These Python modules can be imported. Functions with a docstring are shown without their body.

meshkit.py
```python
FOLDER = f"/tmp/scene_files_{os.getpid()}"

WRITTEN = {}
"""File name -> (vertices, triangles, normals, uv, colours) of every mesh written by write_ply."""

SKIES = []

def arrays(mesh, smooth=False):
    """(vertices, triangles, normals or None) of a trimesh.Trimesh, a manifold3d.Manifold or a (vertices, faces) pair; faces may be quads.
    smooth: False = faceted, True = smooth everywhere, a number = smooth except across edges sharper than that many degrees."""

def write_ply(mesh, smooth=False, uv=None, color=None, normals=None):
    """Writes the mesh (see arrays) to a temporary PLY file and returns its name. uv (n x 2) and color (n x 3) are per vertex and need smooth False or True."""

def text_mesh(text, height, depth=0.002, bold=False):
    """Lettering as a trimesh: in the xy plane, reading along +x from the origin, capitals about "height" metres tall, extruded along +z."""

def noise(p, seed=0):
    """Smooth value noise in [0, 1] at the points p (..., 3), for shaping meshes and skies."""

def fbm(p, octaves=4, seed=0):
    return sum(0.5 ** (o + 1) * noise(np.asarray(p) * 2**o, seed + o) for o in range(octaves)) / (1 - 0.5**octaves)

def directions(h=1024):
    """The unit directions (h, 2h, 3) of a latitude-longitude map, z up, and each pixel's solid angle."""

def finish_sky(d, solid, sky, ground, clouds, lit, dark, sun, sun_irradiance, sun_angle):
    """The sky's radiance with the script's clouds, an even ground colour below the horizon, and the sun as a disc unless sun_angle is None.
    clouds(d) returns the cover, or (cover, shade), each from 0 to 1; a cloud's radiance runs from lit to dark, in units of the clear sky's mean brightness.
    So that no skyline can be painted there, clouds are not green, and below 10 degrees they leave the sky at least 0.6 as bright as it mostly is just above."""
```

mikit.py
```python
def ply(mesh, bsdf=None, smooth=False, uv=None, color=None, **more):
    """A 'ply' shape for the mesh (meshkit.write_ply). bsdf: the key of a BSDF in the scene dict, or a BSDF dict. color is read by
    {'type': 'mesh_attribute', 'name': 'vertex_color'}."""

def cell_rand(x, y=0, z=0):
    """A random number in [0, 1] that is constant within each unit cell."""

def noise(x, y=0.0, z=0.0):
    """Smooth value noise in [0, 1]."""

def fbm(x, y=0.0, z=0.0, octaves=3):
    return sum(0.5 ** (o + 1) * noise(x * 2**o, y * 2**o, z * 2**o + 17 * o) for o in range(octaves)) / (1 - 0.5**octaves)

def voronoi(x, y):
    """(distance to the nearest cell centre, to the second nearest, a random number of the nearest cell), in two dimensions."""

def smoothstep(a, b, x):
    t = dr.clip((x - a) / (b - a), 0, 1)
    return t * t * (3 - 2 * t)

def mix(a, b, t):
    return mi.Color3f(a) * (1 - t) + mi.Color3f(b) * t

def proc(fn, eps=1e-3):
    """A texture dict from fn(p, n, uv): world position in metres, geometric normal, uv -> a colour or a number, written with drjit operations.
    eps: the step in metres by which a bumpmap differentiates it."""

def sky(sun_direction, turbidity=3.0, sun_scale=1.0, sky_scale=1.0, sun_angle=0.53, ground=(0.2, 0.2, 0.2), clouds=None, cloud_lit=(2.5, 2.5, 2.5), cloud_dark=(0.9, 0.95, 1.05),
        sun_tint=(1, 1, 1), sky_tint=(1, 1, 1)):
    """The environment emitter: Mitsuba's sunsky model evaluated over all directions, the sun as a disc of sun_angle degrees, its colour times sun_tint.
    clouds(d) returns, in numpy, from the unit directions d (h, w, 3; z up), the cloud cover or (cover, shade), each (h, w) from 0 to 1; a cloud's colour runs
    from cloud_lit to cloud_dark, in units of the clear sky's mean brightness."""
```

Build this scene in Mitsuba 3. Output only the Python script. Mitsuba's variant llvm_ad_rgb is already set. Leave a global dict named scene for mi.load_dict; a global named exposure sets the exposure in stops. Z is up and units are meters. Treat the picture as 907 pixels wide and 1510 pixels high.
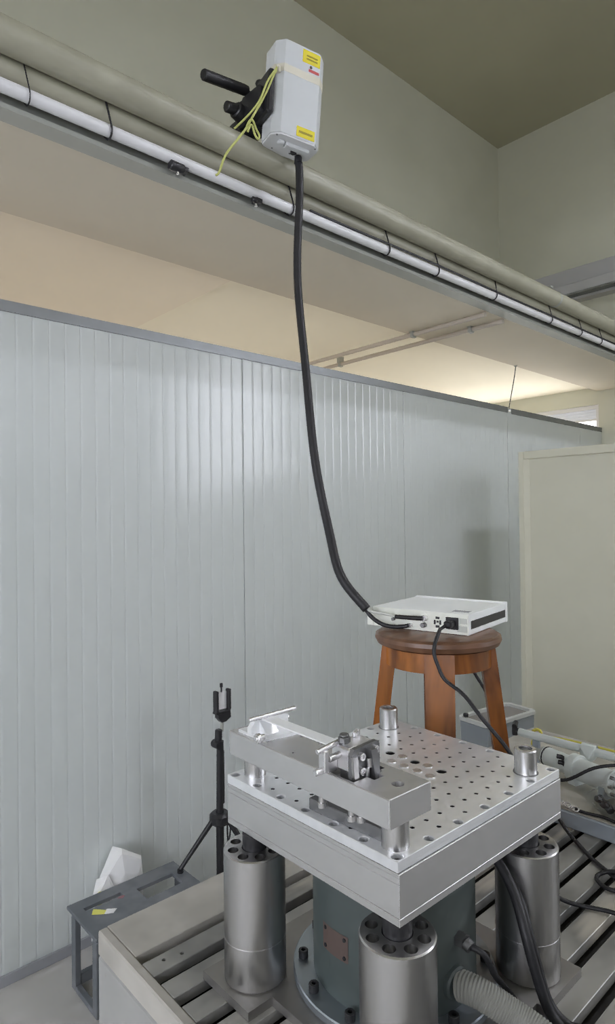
import math, random
import numpy as np, trimesh, mitsuba as mi, drjit as dr
import manifold3d as m3
import mikit
from mikit import proc, noise, fbm, voronoi, cell_rand, smoothstep, mix
random.seed(4); RNG = np.random.default_rng(4)
scene = {'type': 'scene'}; labels = {}

# ------------------------------------------------------------------ camera, exposure, lights
exposure = 0.05
F, YAW, PITCH, ROLL = 925.0, math.radians(42.4), math.radians(0.6), math.radians(0.65)
_cy, _sy, _cp, _sp = math.cos(YAW), math.sin(YAW), math.cos(PITCH), math.sin(PITCH)
_fw = np.array([_sy*_cp, _cy*_cp, _sp]); _r = np.array([_cy, -_sy, 0.0]); _d = np.cross(_fw, _r)
_dn = -math.sin(ROLL)*_r + math.cos(ROLL)*_d
CAM = np.array([0, 0, 1.55])
scene['camera'] = {'type': 'perspective', 'fov': math.degrees(2*math.atan(453.5/F)), 'fov_axis': 'x', 'near_clip': 0.05, 'far_clip': 100.0,
    'to_world': mi.ScalarTransform4f().look_at(origin=CAM.tolist(), target=(CAM+_fw).tolist(), up=(-_dn).tolist())}
DAY = (0.96, 0.985, 1.10)
GLOW_BACK, GLOW_END, GLOW_LEFT, GLOW_FAR, GLOW_SASH, GLOW_LAMP = 0.7, 6.6, 4.7, 1.95, 4.0, 3.3   # radiance of the window panes and of the unseen windows and lamps

# ------------------------------------------------------------------ materials
def rgb(*c): return {'type': 'rgb', 'value': list(c)}
def pr(name, base, rough=0.5, metallic=0.0, **k):
    b = {'type': 'principled', 'base_color': rgb(*base) if isinstance(base, tuple) else base, 'roughness': rough if isinstance(rough, dict) else float(rough), 'metallic': float(metallic)}
    b.update(k); scene[name] = {'type': 'twosided', 'b': b}
def metal(name, tint, alpha, mat='Al', bump=None):
    b = {'type': 'roughconductor', 'material': mat, 'distribution': 'ggx', 'alpha': alpha, 'specular_reflectance': rgb(*tint) if isinstance(tint, tuple) else tint}
    scene[name] = {'type': 'twosided', 'b': b}
def stains(a, b, s=1.2, lo=0.35, hi=0.7, z=1.0):
    return proc(lambda p, n, uv: mix(a, b, smoothstep(lo, hi, fbm(p.x*s, p.y*s, p.z*s*z, 4))))

pr('wall_paint', stains((0.50, 0.50, 0.41), (0.55, 0.55, 0.455), 1.0), 0.6)
pr('unseen_dark_wall', stains((0.16, 0.165, 0.15), (0.22, 0.22, 0.20), 1.0), 0.6)  # unseen wall coloured dark to darken what the metal reflects
pr('ceiling_paint', stains((0.33, 0.32, 0.23), (0.37, 0.36, 0.26), 0.8), 0.8)
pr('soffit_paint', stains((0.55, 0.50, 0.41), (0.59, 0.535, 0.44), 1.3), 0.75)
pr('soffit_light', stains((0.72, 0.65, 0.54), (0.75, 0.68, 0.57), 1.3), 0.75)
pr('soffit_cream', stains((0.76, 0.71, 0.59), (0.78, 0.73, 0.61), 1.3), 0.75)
pr('panel_paint', proc(lambda p, n, uv: mix((0.56, 0.595, 0.585), (0.60, 0.63, 0.62), fbm(p.x*3, p.z*0.8, 2.0, 3))), 0.2, specular=0.5)
pr('hole_shade', (0.03, 0.03, 0.032), 0.5)  # shade inside the plate holes, put into a dark thread colour
pr('bolt_shade', (0.045, 0.045, 0.048), 0.3, 0.4)  # dark caps; shade in their counterbores is put into the colour
pr('conduit_beige', (0.46, 0.415, 0.355), 0.5)
pr('seam_dark', (0.10, 0.11, 0.11), 0.8)
metal('galvanised', (0.34, 0.36, 0.37), 0.2)
pr('base_channel', (0.30, 0.31, 0.33), 0.45)
pr('floor_paint', stains((0.47, 0.46, 0.44), (0.57, 0.56, 0.54), 3.0), 0.45)
pr('pipe_paint', stains((0.32, 0.31, 0.24), (0.37, 0.36, 0.28), 6.0), 0.38)
pr('conduit_white', (0.72, 0.72, 0.74), 0.35)
pr('steel_grey_paint', (0.33, 0.34, 0.31), 0.5)
pr('ledge_paint', (0.40, 0.40, 0.40), 0.5)
pr('black_plastic', (0.018, 0.018, 0.02), 0.38)
pr('black_rubber', (0.014, 0.014, 0.016), 0.5)
pr('white_plastic', (0.58, 0.60, 0.61), 0.35)
pr('end_grey', (0.62, 0.63, 0.64), 0.5)
pr('strap_beige', (0.66, 0.63, 0.53), 0.7)
pr('label_yellow', (0.72, 0.62, 0.03), 0.5)
pr('print_dark', (0.08, 0.07, 0.06), 0.6)
pr('print_olive', (0.35, 0.29, 0.03), 0.6)
pr('label_red', (0.55, 0.10, 0.10), 0.5)
pr('cord_yellow', (0.48, 0.50, 0.16), 0.6)
pr('ivory_case', (0.76, 0.775, 0.70), 0.4)
pr('case_white', (0.80, 0.82, 0.82), 0.35)
pr('sticker_grey', (0.30, 0.31, 0.33), 0.5)
pr('sticker_pale', (0.55, 0.57, 0.52), 0.5)
pr('cabinet_paint', stains((0.58, 0.565, 0.455), (0.61, 0.595, 0.485), 2.0), 0.45)
pr('bed_paint', proc(lambda p, n, uv: mix(mix((0.29, 0.29, 0.28), (0.345, 0.345, 0.33), fbm(p.x*9, p.y*9, p.z*9, 4)), (0.26, 0.24, 0.21), smoothstep(0.70, 0.80, fbm(p.x*23+5, p.y*23, p.z*11, 4)))), 0.55)
def iron(p, n, uv):
    a = fbm(p.x*7, p.y*9, p.z*7, 4); c = fbm(p.x*3+4, p.y*14, 2.0, 4)
    return mix(mix((0.19, 0.19, 0.18), (0.36, 0.355, 0.33), smoothstep(0.3, 0.7, a)), (0.48, 0.45, 0.39), smoothstep(0.60, 0.78, c))
pr('cast_iron', proc(iron), 0.42, 0.25)
pr('cast_iron_rim', stains((0.36, 0.345, 0.31), (0.45, 0.43, 0.39), 9.0), 0.5, 0.1)
pr('slot_shade_iron', (0.045, 0.043, 0.04), 0.6, 0.2)  # cast iron with the shade inside the slots put into its colour
metal('alu', proc(lambda p, n, uv: mix((0.77, 0.775, 0.77), (0.83, 0.83, 0.825), fbm(p.x*16, p.y*16, p.z*40, 4))), 0.21)
pr('alu_top', proc(lambda p, n, uv: mix((0.74, 0.755, 0.77), (0.86, 0.87, 0.885), fbm(p.x*14, p.y*70, 1.0, 4))), 0.27, 0.55)
metal('alu_bright', (0.88, 0.88, 0.89), 0.14)
pr('alu_white', (0.80, 0.81, 0.82), 0.3, 0.35)
pr('strip_white', (0.86, 0.87, 0.88), 0.3, 0.3)
metal('steel', (0.66, 0.66, 0.655), 0.09)
metal('steel_ground', (0.60, 0.60, 0.595), 0.09)
metal('steel_dark', (0.30, 0.305, 0.31), 0.22)
metal('chrome', (0.92, 0.92, 0.93), 0.08)
metal('base_steel', proc(lambda p, n, uv: mix((0.34, 0.335, 0.32), (0.48, 0.47, 0.445), fbm(p.x*18, p.y*18, 1.0, 4))), 0.30)
pr('shaker_green', stains((0.055, 0.07, 0.068), (0.075, 0.09, 0.085), 8.0), 0.4)
metal('flange_blue', (0.50, 0.56, 0.60), 0.22)
pr('plate_rust', (0.085, 0.06, 0.052), 0.5)
pr('hose_cloth', proc(lambda p, n, uv: mix((0.20, 0.20, 0.18), (0.26, 0.26, 0.235), fbm(p.x*60, p.y*60, p.z*60, 3))), 0.75)
def wood(p, n, uv):
    g = fbm(p.x*30+fbm(p.x*4, p.y*4, p.z*2, 2)*6, p.y*30, p.z*2.2, 4)
    return mix((0.10, 0.030, 0.007), (0.36, 0.125, 0.024), smoothstep(0.25, 0.75, g))
pr('stool_wood', proc(wood), 0.38)
pr('stool_seat_wood', proc(lambda p, n, uv: mix((0.085, 0.042, 0.025), (0.19, 0.095, 0.052), fbm(p.x*7, p.y*40, p.z*9, 4))), 0.34)
pr('bin_grey', stains((0.24, 0.265, 0.285), (0.29, 0.315, 0.335), 3.0), 0.33)
pr('bin_rim', (0.50, 0.51, 0.49), 0.4)
pr('tray_brown', (0.24, 0.225, 0.21), 0.5)
pr('actuator_paint', stains((0.52, 0.56, 0.54), (0.58, 0.62, 0.60), 9.0), 0.35)
pr('blue_grey_paint', stains((0.27, 0.31, 0.35), (0.33, 0.37, 0.40), 5.0), 0.45)
pr('oily_plate', stains((0.30, 0.29, 0.25), (0.42, 0.40, 0.35), 8.0), 0.35)
pr('yellow_paint', (0.62, 0.55, 0.10), 0.5)
pr('bench_steel', stains((0.14, 0.155, 0.17), (0.20, 0.21, 0.225), 10.0), 0.45, 0.3)
pr('paper_white', (0.80, 0.80, 0.80), 0.7)
pr('print_yellow', (0.70, 0.68, 0.16), 0.7)
pr('spill_red', (0.24, 0.12, 0.135), 0.5)
pr('blind_white', (0.70, 0.74, 0.82), 0.5)
pr('frame_white', (0.66, 0.66, 0.66), 0.45)
scene['clear_film'] = {'type': 'thindielectric', 'int_ior': 1.35, 'specular_transmittance': rgb(0.86, 0.87, 0.86)}

# ------------------------------------------------------------------ mesh helpers
def TM(v, f): return trimesh.Trimesh(np.asarray(v, float), np.asarray(f), process=False)
def cat(ms): return trimesh.util.concatenate(ms)
def hullof(pts): return trimesh.convex.convex_hull(np.asarray(pts, float))
def box(x0, x1, y0, y1, z0, z1, b=0.0):
    if b <= 0:
        m = trimesh.creation.box((x1-x0, y1-y0, z1-z0)); m.apply_translation(((x0+x1)/2, (y0+y1)/2, (z0+z1)/2)); return m
    P = []
    for sx in (0, 1):
        for sy in (0, 1):
            for sz in (0, 1):
                c = np.array([(x0, x1)[sx], (y0, y1)[sy], (z0, z1)[sz]]); i = b*np.array([1-2*sx, 1-2*sy, 1-2*sz])
                P += [c+i*[0, 1, 1], c+i*[1, 0, 1], c+i*[1, 1, 0]]
    return hullof(P)
def lathe(profile, x=0, y=0, z=0, n=48):
    pr_ = np.array(profile, float); m = trimesh.creation.revolve(pr_, sections=n); m.apply_translation((x, y, z)); return m
def cyl(x, y, z0, z1, r, n=40, b=0.0):
    b = min(b, r*0.5, (z1-z0)*0.4)
    if b > 0: return lathe([(0, z0), (r-b, z0), (r, z0+b), (r, z1-b), (r-b, z1), (0, z1)], x, y, 0, n)
    return lathe([(0, z0), (r, z0), (r, z1), (0, z1)], x, y, 0, n)
def align(d):
    d = np.asarray(d, float); d = d/np.linalg.norm(d)
    return trimesh.geometry.align_vectors([0, 0, 1], d)
def rod(a, b, r, n=20, bev=0.0, r2=None):
    a, b = np.asarray(a, float), np.asarray(b, float); L = np.linalg.norm(b-a); r2 = r if r2 is None else r2
    p = [(0, 0), (r, 0), (r2, L), (0, L)] if not bev else [(0, 0), (r-bev, 0), (r, bev), (r2, L-bev), (r2-bev, L), (0, L)]
    m = lathe(p, n=n); M = align(b-a); M[:3, 3] = a; m.apply_transform(M); return m
def spline(P, n=60):
    from scipy.interpolate import CubicSpline
    P = np.asarray(P, float); t = np.concatenate([[0], np.cumsum(np.sqrt(np.linalg.norm(np.diff(P, axis=0), axis=1)))])
    return CubicSpline(t, P)(np.linspace(0, t[-1], n))
def tube(P, r, n=60, seg=10, smooth=True):
    p = spline(P, n) if smooth else np.asarray(P, float)
    n = len(p); R = np.broadcast_to(r, (n,)); T = np.gradient(p, axis=0); T /= np.linalg.norm(T, axis=1, keepdims=True)
    u = np.cross(T[0], [0.31, 0.2, 0.93]); u /= np.linalg.norm(u); V, Fc = [], []
    ang = np.arange(seg)*2*math.pi/seg
    for i in range(n):
        u = u-T[i]*(u@T[i]); u /= np.linalg.norm(u); w = np.cross(T[i], u)
        V.append(p[i]+R[i]*(np.cos(ang)[:, None]*u+np.sin(ang)[:, None]*w))
    V = np.vstack(V+[p[:1], p[-1:]])
    for i in range(n-1):
        for j in range(seg):
            a, b, c, d = i*seg+j, i*seg+(j+1) % seg, (i+1)*seg+(j+1) % seg, (i+1)*seg+j
            Fc += [(a, b, c), (a, c, d)]
    k = n*seg
    for j in range(seg):
        Fc += [(k, (j+1) % seg, j), (k+1, (n-1)*seg+j, (n-1)*seg+(j+1) % seg)]
    return TM(V, Fc)
def prism(poly, z0, z1):
    from shapely.geometry import Polygon
    m = trimesh.creation.extrude_polygon(Polygon(poly) if not hasattr(poly, 'area') else poly, z1-z0, engine='earcut'); m.apply_translation((0, 0, z0)); return m
def xf(m, dx=0, dy=0, dz=0, rz=0.0):
    m = m.copy(); M = trimesh.transformations.rotation_matrix(rz, (0, 0, 1)); M[:3, 3] = (dx, dy, dz); m.apply_transform(M); return m
def toM(m): return m3.Manifold(m3.Mesh(np.asarray(m.vertices, np.float32), np.asarray(m.faces, np.uint32)))
def fromM(M):
    k = M.to_mesh(); return TM(k.vert_properties[:, :3], k.tri_verts)
def mcyl(x, y, z0, z1, r, n=20, r2=None):
    return m3.Manifold.cylinder(z1-z0, r, r if r2 is None else r2, n).translate((x, y, z0))
def mbox(x0, x1, y0, y1, z0, z1): return m3.Manifold.cube((x1-x0, y1-y0, z1-z0)).translate((x0, y0, z0))
def numbered(k):
    if k not in scene and not any(q.startswith(k+'__') for q in scene): return k
    i = 1
    while f'{k}_{i:03d}' in scene or any(q.startswith(f'{k}_{i:03d}__') for q in scene): i += 1
    return f'{k}_{i:03d}'
def pnum(k):
    if k not in scene: return k
    i = 1
    while f'{k}_{i:03d}' in scene: i += 1
    return f'{k}_{i:03d}'
def tag(k, label=None, cat_=None, group=None, kind=None):
    d = labels.setdefault(k, {})
    if label: d['label'] = label
    if cat_: d['category'] = cat_
    if group: d['group'] = group
    if kind: d['kind'] = kind
def struct(k, m, mat, label, smooth=False):
    scene[k] = mikit.ply(m, mat, smooth=smooth); tag(k, label, kind='structure')
def thing(name, label, cat_, group=None):
    k = numbered(name); labels[k] = {'label': label, 'category': cat_}
    if group: labels[k]['group'] = group
    return k
def solo(name, m, mat, label, cat_, group=None, smooth=30):
    k = thing(name, label, cat_, group); scene[k] = mikit.ply(m, mat, smooth=smooth); return k
def part(parent, name, m, mat, smooth=False, label=None):
    k = pnum(parent+'__'+name); scene[k] = mikit.ply(m, mat, smooth=smooth)
    if label: labels[k] = {'label': label}
    return k
def glow(parent, name, m, radiance, tint=(1, 1, 1), label=None):
    k = pnum(parent+'__'+name)
    scene[k] = mikit.ply(m, 'frame_white', smooth=False, emitter={'type': 'area', 'radiance': rgb(*[radiance*t for t in tint])})
    if label: labels[k] = {'label': label}
    return k

# ------------------------------------------------------------------ the room
XE, YP, YU, ZC, ZT = 5.48, 2.259, 3.20, 2.618, 5.12      # end wall, partition, upper wall, mezzanine soffit, hall ceiling
XL, YB, YF = -3.2, -5.6, 6.2                              # left wall, wall behind the camera, far wall beyond the partition
struct('floor', box(XL-.2, XE+.2, YB-.2, YF+.2, -0.12, 0), 'floor_paint', 'pale worn concrete floor')
struct('ceiling', box(XL-.2, XE+.2, YB-.2, YU+.2, ZT, ZT+.15), 'ceiling_paint', 'dark olive painted hall ceiling')
struct('wall_upper', box(XL-.2, XE+.1, YU, YU+.15, ZC+.30, ZT), 'wall_paint', 'pale green-grey upper wall above the mezzanine edge')
W0, W1, WZ0, WZ1 = YP+.02, 3.9, 1.25, 2.505              # window in the end wall beyond the partition
struct('wall_end', cat([box(XE, XE+.2, YB, W0, 0, ZT+.1), box(XE, XE+.2, W1, YF, 0, ZC+.1), box(XE, XE+.2, W0, W1, WZ1, ZT+.1),
        box(XE, XE+.2, W0, W1, 0, WZ0), box(XE, XE+.2, W1, YU+.15, ZC+.1, ZT+.1)]), 'wall_paint', 'pale end wall with ledge and small window')
struct('wall_left', box(XL-.2, XL, YB, YF, 0, ZT+.1), 'wall_paint', 'pale side wall outside the picture')
struct('wall_behind', box(XL-.2, XE+.2, YB-.2, YB, 0, ZT+.1), 'unseen_dark_wall', 'unseen wall behind the viewer, coloured dark to darken reflections')
struct('wall_far', box(XL-.2, XE+.2, YF, YF+.2, 0, ZC+.2), 'soffit_light', 'far wall beyond the partition')
# mezzanine slab: near strip, then two bays a little higher
YC = 2.288
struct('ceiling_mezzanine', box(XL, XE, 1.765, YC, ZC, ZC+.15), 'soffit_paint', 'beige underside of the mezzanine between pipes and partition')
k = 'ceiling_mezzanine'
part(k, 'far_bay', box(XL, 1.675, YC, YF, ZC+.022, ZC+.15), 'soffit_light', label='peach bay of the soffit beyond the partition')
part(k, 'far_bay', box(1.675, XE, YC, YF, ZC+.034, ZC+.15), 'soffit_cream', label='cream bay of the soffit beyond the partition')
struct('wall_mezzanine', box(XL, XE, YU-.01, YU+.15, ZC+.14, ZC+.31), 'wall_paint', 'foot of the upper wall')
# ledge beam along the end wall
k = 'trim_1'
struct(k, box(XE-.10, XE+.01, 1.0, YU, 3.42, 3.70, .004), 'ledge_paint', 'grey ledge along the end wall under the ceiling')
part(k, 'rail', box(XE-.17, XE-.10, 1.0, YU, 3.46, 3.545, .004), 'ledge_paint')
part(k, 'lip', box(XE-.185, XE-.10, 1.0, YU, 3.442, 3.458, .002), 'galvanised')
# window in end wall
k = 'window_1'
struct(k, cat([box(XE+.02, XE+.07, W0, W1, WZ1-.035, WZ1), box(XE+.02, XE+.07, W0, W1, WZ0, WZ0+.04), box(XE+.02, XE+.07, W0, W0+.03, WZ0+.04, WZ1-.035), box(XE+.02, XE+.07, W1-.03, W1, WZ0+.04, WZ1-.035),
       box(XE+.02, XE+.07, W0+.03, W1-.03, 2.370, 2.388)]), 'frame_white', 'small white framed window beyond the partition')
for i in range(3):
    part(k, 'blind_slat', xf(box(-.010, .010, W0+.03, W1-.03, -.0125, .0125), XE+.045, 0, 2.405+.027*i), 'blind_white')
glow(k, 'pane', box(XE+.085, XE+.09, W0+.03, W1-.03, 2.388, WZ1-.035), 2.2, (0.85, 0.92, 1.1))
glow(k, 'pane', box(XE+.085, XE+.09, W0+.03, W1-.03, WZ0+.04, 2.370), GLOW_SASH, (1.0, 0.98, 0.95))
# unseen windows out of view, placed to light the hall and the soffit bays
def unseen_window(n, axis, at, inward, a0, a1, z0, z1, nx, radiance, tint, lab):
    k = f'window_{n}'; fr = []; ps = []; w = (a1-a0)/nx; d0, d1 = sorted((at, at+inward*.06)); e0, e1 = sorted((at+inward*.015, at+inward*.03))
    B = (lambda u0, u1, q0, q1, s0, s1: box(q0, q1, u0, u1, s0, s1)) if axis == 'x' else (lambda u0, u1, q0, q1, s0, s1: box(u0, u1, q0, q1, s0, s1))
    for i in range(nx+1):
        u = a0+i*w; fr.append(B(u-.03, u+.03, d0, d1, z0, z1))
    fr += [B(a0-.03, a1+.03, d0, d1, z0-.05, z0), B(a0-.03, a1+.03, d0, d1, z1, z1+.05)]
    struct(k, cat(fr), 'frame_white', lab)
    for i in range(nx): glow(k, 'pane', B(a0+i*w+.03, a0+(i+1)*w-.03, e0, e1, z0, z1), radiance, tint)
unseen_window(2, 'y', YB, 1, -2.0, 4.4, 2.6, 4.2, 6, GLOW_BACK, DAY, 'unseen high window band behind the viewer, lighting the hall')
unseen_window(3, 'x', XE, -1, -4.6, -1.9, 2.0, 3.9, 3, GLOW_END, DAY, 'unseen tall end-wall window outside the picture, lighting the partition')
unseen_window(4, 'x', XL, 1, -3.0, 1.8, 1.1, 3.0, 5, GLOW_LEFT, DAY, 'unseen side window outside the picture, lighting the left faces')
unseen_window(5, 'y', YF, -1, -2.4, 5.0, 0.9, 2.3, 6, GLOW_FAR, (1.0, 0.93, 0.90), 'unseen window band beyond the partition, lighting the soffit bays')

# unseen pendant lamps, placed to light the upper wall and the hall from above
for x, y, w in ((3.1, -.5, 'nearest the mezzanine'), (-.6, -3.4, 'in the back row at left'), (1.6, -3.4, 'in the back row, middle'), (3.8, -3.4, 'in the back row at right')):
    h = .42 if y > -1 else 0.0
    k = thing('unseen_pendant_lamp', f'unseen white pendant strip lamp under the hall ceiling, {w}', 'lamp', 'unseen pendant lamps')
    part(k, 'reflector', cat([hullof([(x+sx*a, y+sy*b, z) for sx in (-1, 1) for sy in (-1, 1) for a, b, z in ((.62, .12, 4.10+h), (.60, .06, 4.18+h))])]+[box(x-.62, x+.62, y+d-.004, y+d+.004, 4.063+h, 4.101+h) for d in (-.116, .116)]), 'frame_white')  # side skirts cut the lamp light off the wall above
    part(k, 'rod', cat([cyl(x+d, y, 4.17+h, ZT, .006, 8) for d in (-.4, .4)]), 'frame_white', 30)
    glow(k, 'tube', cat([rod((x-.58, y+d, 4.08+h), (x+.58, y+d, 4.08+h), .018, 10) for d in (-.05, .05)]), GLOW_LAMP*(36 if y > -1 else 4), DAY)

# partition of sandwich panels: each panel has twenty shallow ribs
PW, PX0 = 1.132, 1.677
def panel_mesh(x0, x1):
    n = max(1, round((x1-x0)/(PW/20))); w = (x1-x0-.003)/n; xs, ys = [], []
    for i in range(n):
        a = x0+.0015+i*w
        for t, d in ((0.0, 0), (0.08, .0007), (0.5, .0011), (0.90, .0007), (0.96, -.0003)): xs.append(a+t*w); ys.append(YP-d)
    xs.append(x1-.0015); ys.append(YP)
    poly = list(zip(xs, ys))+[(x1-.0015, YP+.05), (x0+.0015, YP+.05)]
    return prism(poly, 0.006, 2.275)
k = 'wall_partition'
tag(k, 'pale grey ribbed sandwich-panel partition', kind='structure')
edges = [-3.2]+[PX0+PW*i for i in range(-4, 4)]+[XE]
for a, b in zip(edges[:-1], edges[1:]): part(k, 'panel', panel_mesh(a, b), 'panel_paint', 5)
part(k, 'seam_backing', box(XL, XE, YP+.012, YP+.03, .01, 2.26), 'seam_dark')
for a, b, z in ((XL, 3.945, 2.302), (3.985, XE, 2.297)):
    part(k, 'top_channel', cat([box(a, b, YP-.006, YP-.003, z-.036, z), box(a, b, YP-.006, YP+.058, z, z+.002)]), 'galvanised')
part(k, 'base_channel', box(XL, XE, YP-.012, YP-.002, 0, .036, .001), 'base_channel')

# ------------------------------------------------------------------ pipe bundle along the mezzanine edge
PX_A, PX_B = -3.15, 5.42
solo('gas_pipe', rod((PX_A, 1.645, 2.764), (PX_B, 1.645, 2.764), .0415, 32), 'pipe_paint', 'thick cream pipe running along the mezzanine edge, the upper and lit one', 'pipe')
solo('gas_pipe', rod((PX_A, 1.714, 2.719), (PX_B, 1.714, 2.719), .040, 32), 'pipe_paint', 'cream pipe in the shade just under the upper pipe, bound with black ties', 'pipe')
k = thing('cable_duct', 'white round cable duct tied beneath the two cream pipes', 'duct')
part(k, 'tube', rod((PX_A, 1.678, 2.656), (PX_B, 1.678, 2.656), .0175, 20), 'conduit_white', 30)
for x in (0.35, 1.33, 2.9, 3.62): part(k, 'sleeve', rod((x, 1.678, 2.656), (x+.03, 1.678, 2.656), .0185, 20), 'conduit_white', 30)
solo('edge_angle', cat([box(XL+.01, XE-.01, 1.7605, 1.7645, ZC-.002, ZC+.150), box(XL+.01, XE-.01, 1.70, 1.7605, ZC-.004, ZC+.001), box(XL+.01, XE-.01, 1.70, 1.703, ZC+.001, ZC+.010)]), 'steel_grey_paint', 'dark grey steel angle along the mezzanine edge behind the duct', 'steel angle', smooth=False)
pts = [(x, 1.662+.003*math.sin(x*5), 2.674+.0015*math.sin(x*3.1)) for x in np.linspace(1.55, PX_B, 50)]
solo('thin_cable', tube(pts, .0045, 160, 6), 'black_rubber', 'thin black cable lying on the white duct right of the hanging cable', 'cable')
TIES = [(.558, 'first from the left end'), (.78, 'second from the left end'), (1.46, 'nearest the hanging black cable'), (1.984, 'first right of the hanging cable'), (2.324, 'second right of the hanging cable'),
        (2.815, 'just left of the ceiling conduits'), (3.389, 'just right of the ceiling conduits'), (3.765, 'second from the right end'), (4.052, 'at the right end of the picture')]
for i, (x, w) in enumerate(TIES):
    P = [(cy+r*math.cos(t), cz+r*math.sin(t)) for cy, cz, r in ((1.714, 2.719, .0435), (1.678, 2.656, .0215)) for t in np.linspace(0, 2*math.pi, 40, endpoint=False)]
    from scipy.spatial import ConvexHull
    P = np.array(P); P = P[ConvexHull(P).vertices]; P = np.vstack([P, P[:1]])
    loop = np.column_stack([np.full(len(P), x)+(P[:, 1]-2.69)*(-.12 if i != 5 else .1), P])
    solo('cable_tie', tube(loop, .0028 if i else .0018, 90, 6), 'black_plastic', f'black cable tie around the lower pipe and duct, {w}', 'cable tie', 'cable ties on the pipe bundle')
for x, lab in ((1.004, 'larger black clip under the pipes left of the hanging cable'), (1.306, 'smaller black clip under the pipes near the hanging cable')):
    big = x < 1.1; s = 1.0 if big else .62
    k = thing('duct_clip', lab, 'clip', 'black clips under the duct')
    part(k, 'jaw', cat([rod((x-.028*s, 1.672, 2.630), (x+.02*s, 1.672, 2.630), .015*s, 14, .003), box(x-.01*s, x+.034*s, 1.66, 1.69, 2.622, 2.637, .002)]), 'black_plastic', 30)
    part(k, 'screw', rod((x, 1.672, 2.610), (x, 1.672, 2.618), .005, 10), 'chrome', 30)
solo('pipe_bracket', cat([rod((3.40, 1.668, 2.80), (3.40, 1.668, 2.84), .007, 10), cyl(3.40, 1.668, 2.832, 2.846, .013, 6), rod((3.392, 1.645, 2.764), (3.408, 1.645, 2.764), .0435, 28)]), 'steel_grey_paint', 'small grey bracket with a nut on top of the upper pipe, beneath the ledge', 'bracket')
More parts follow.
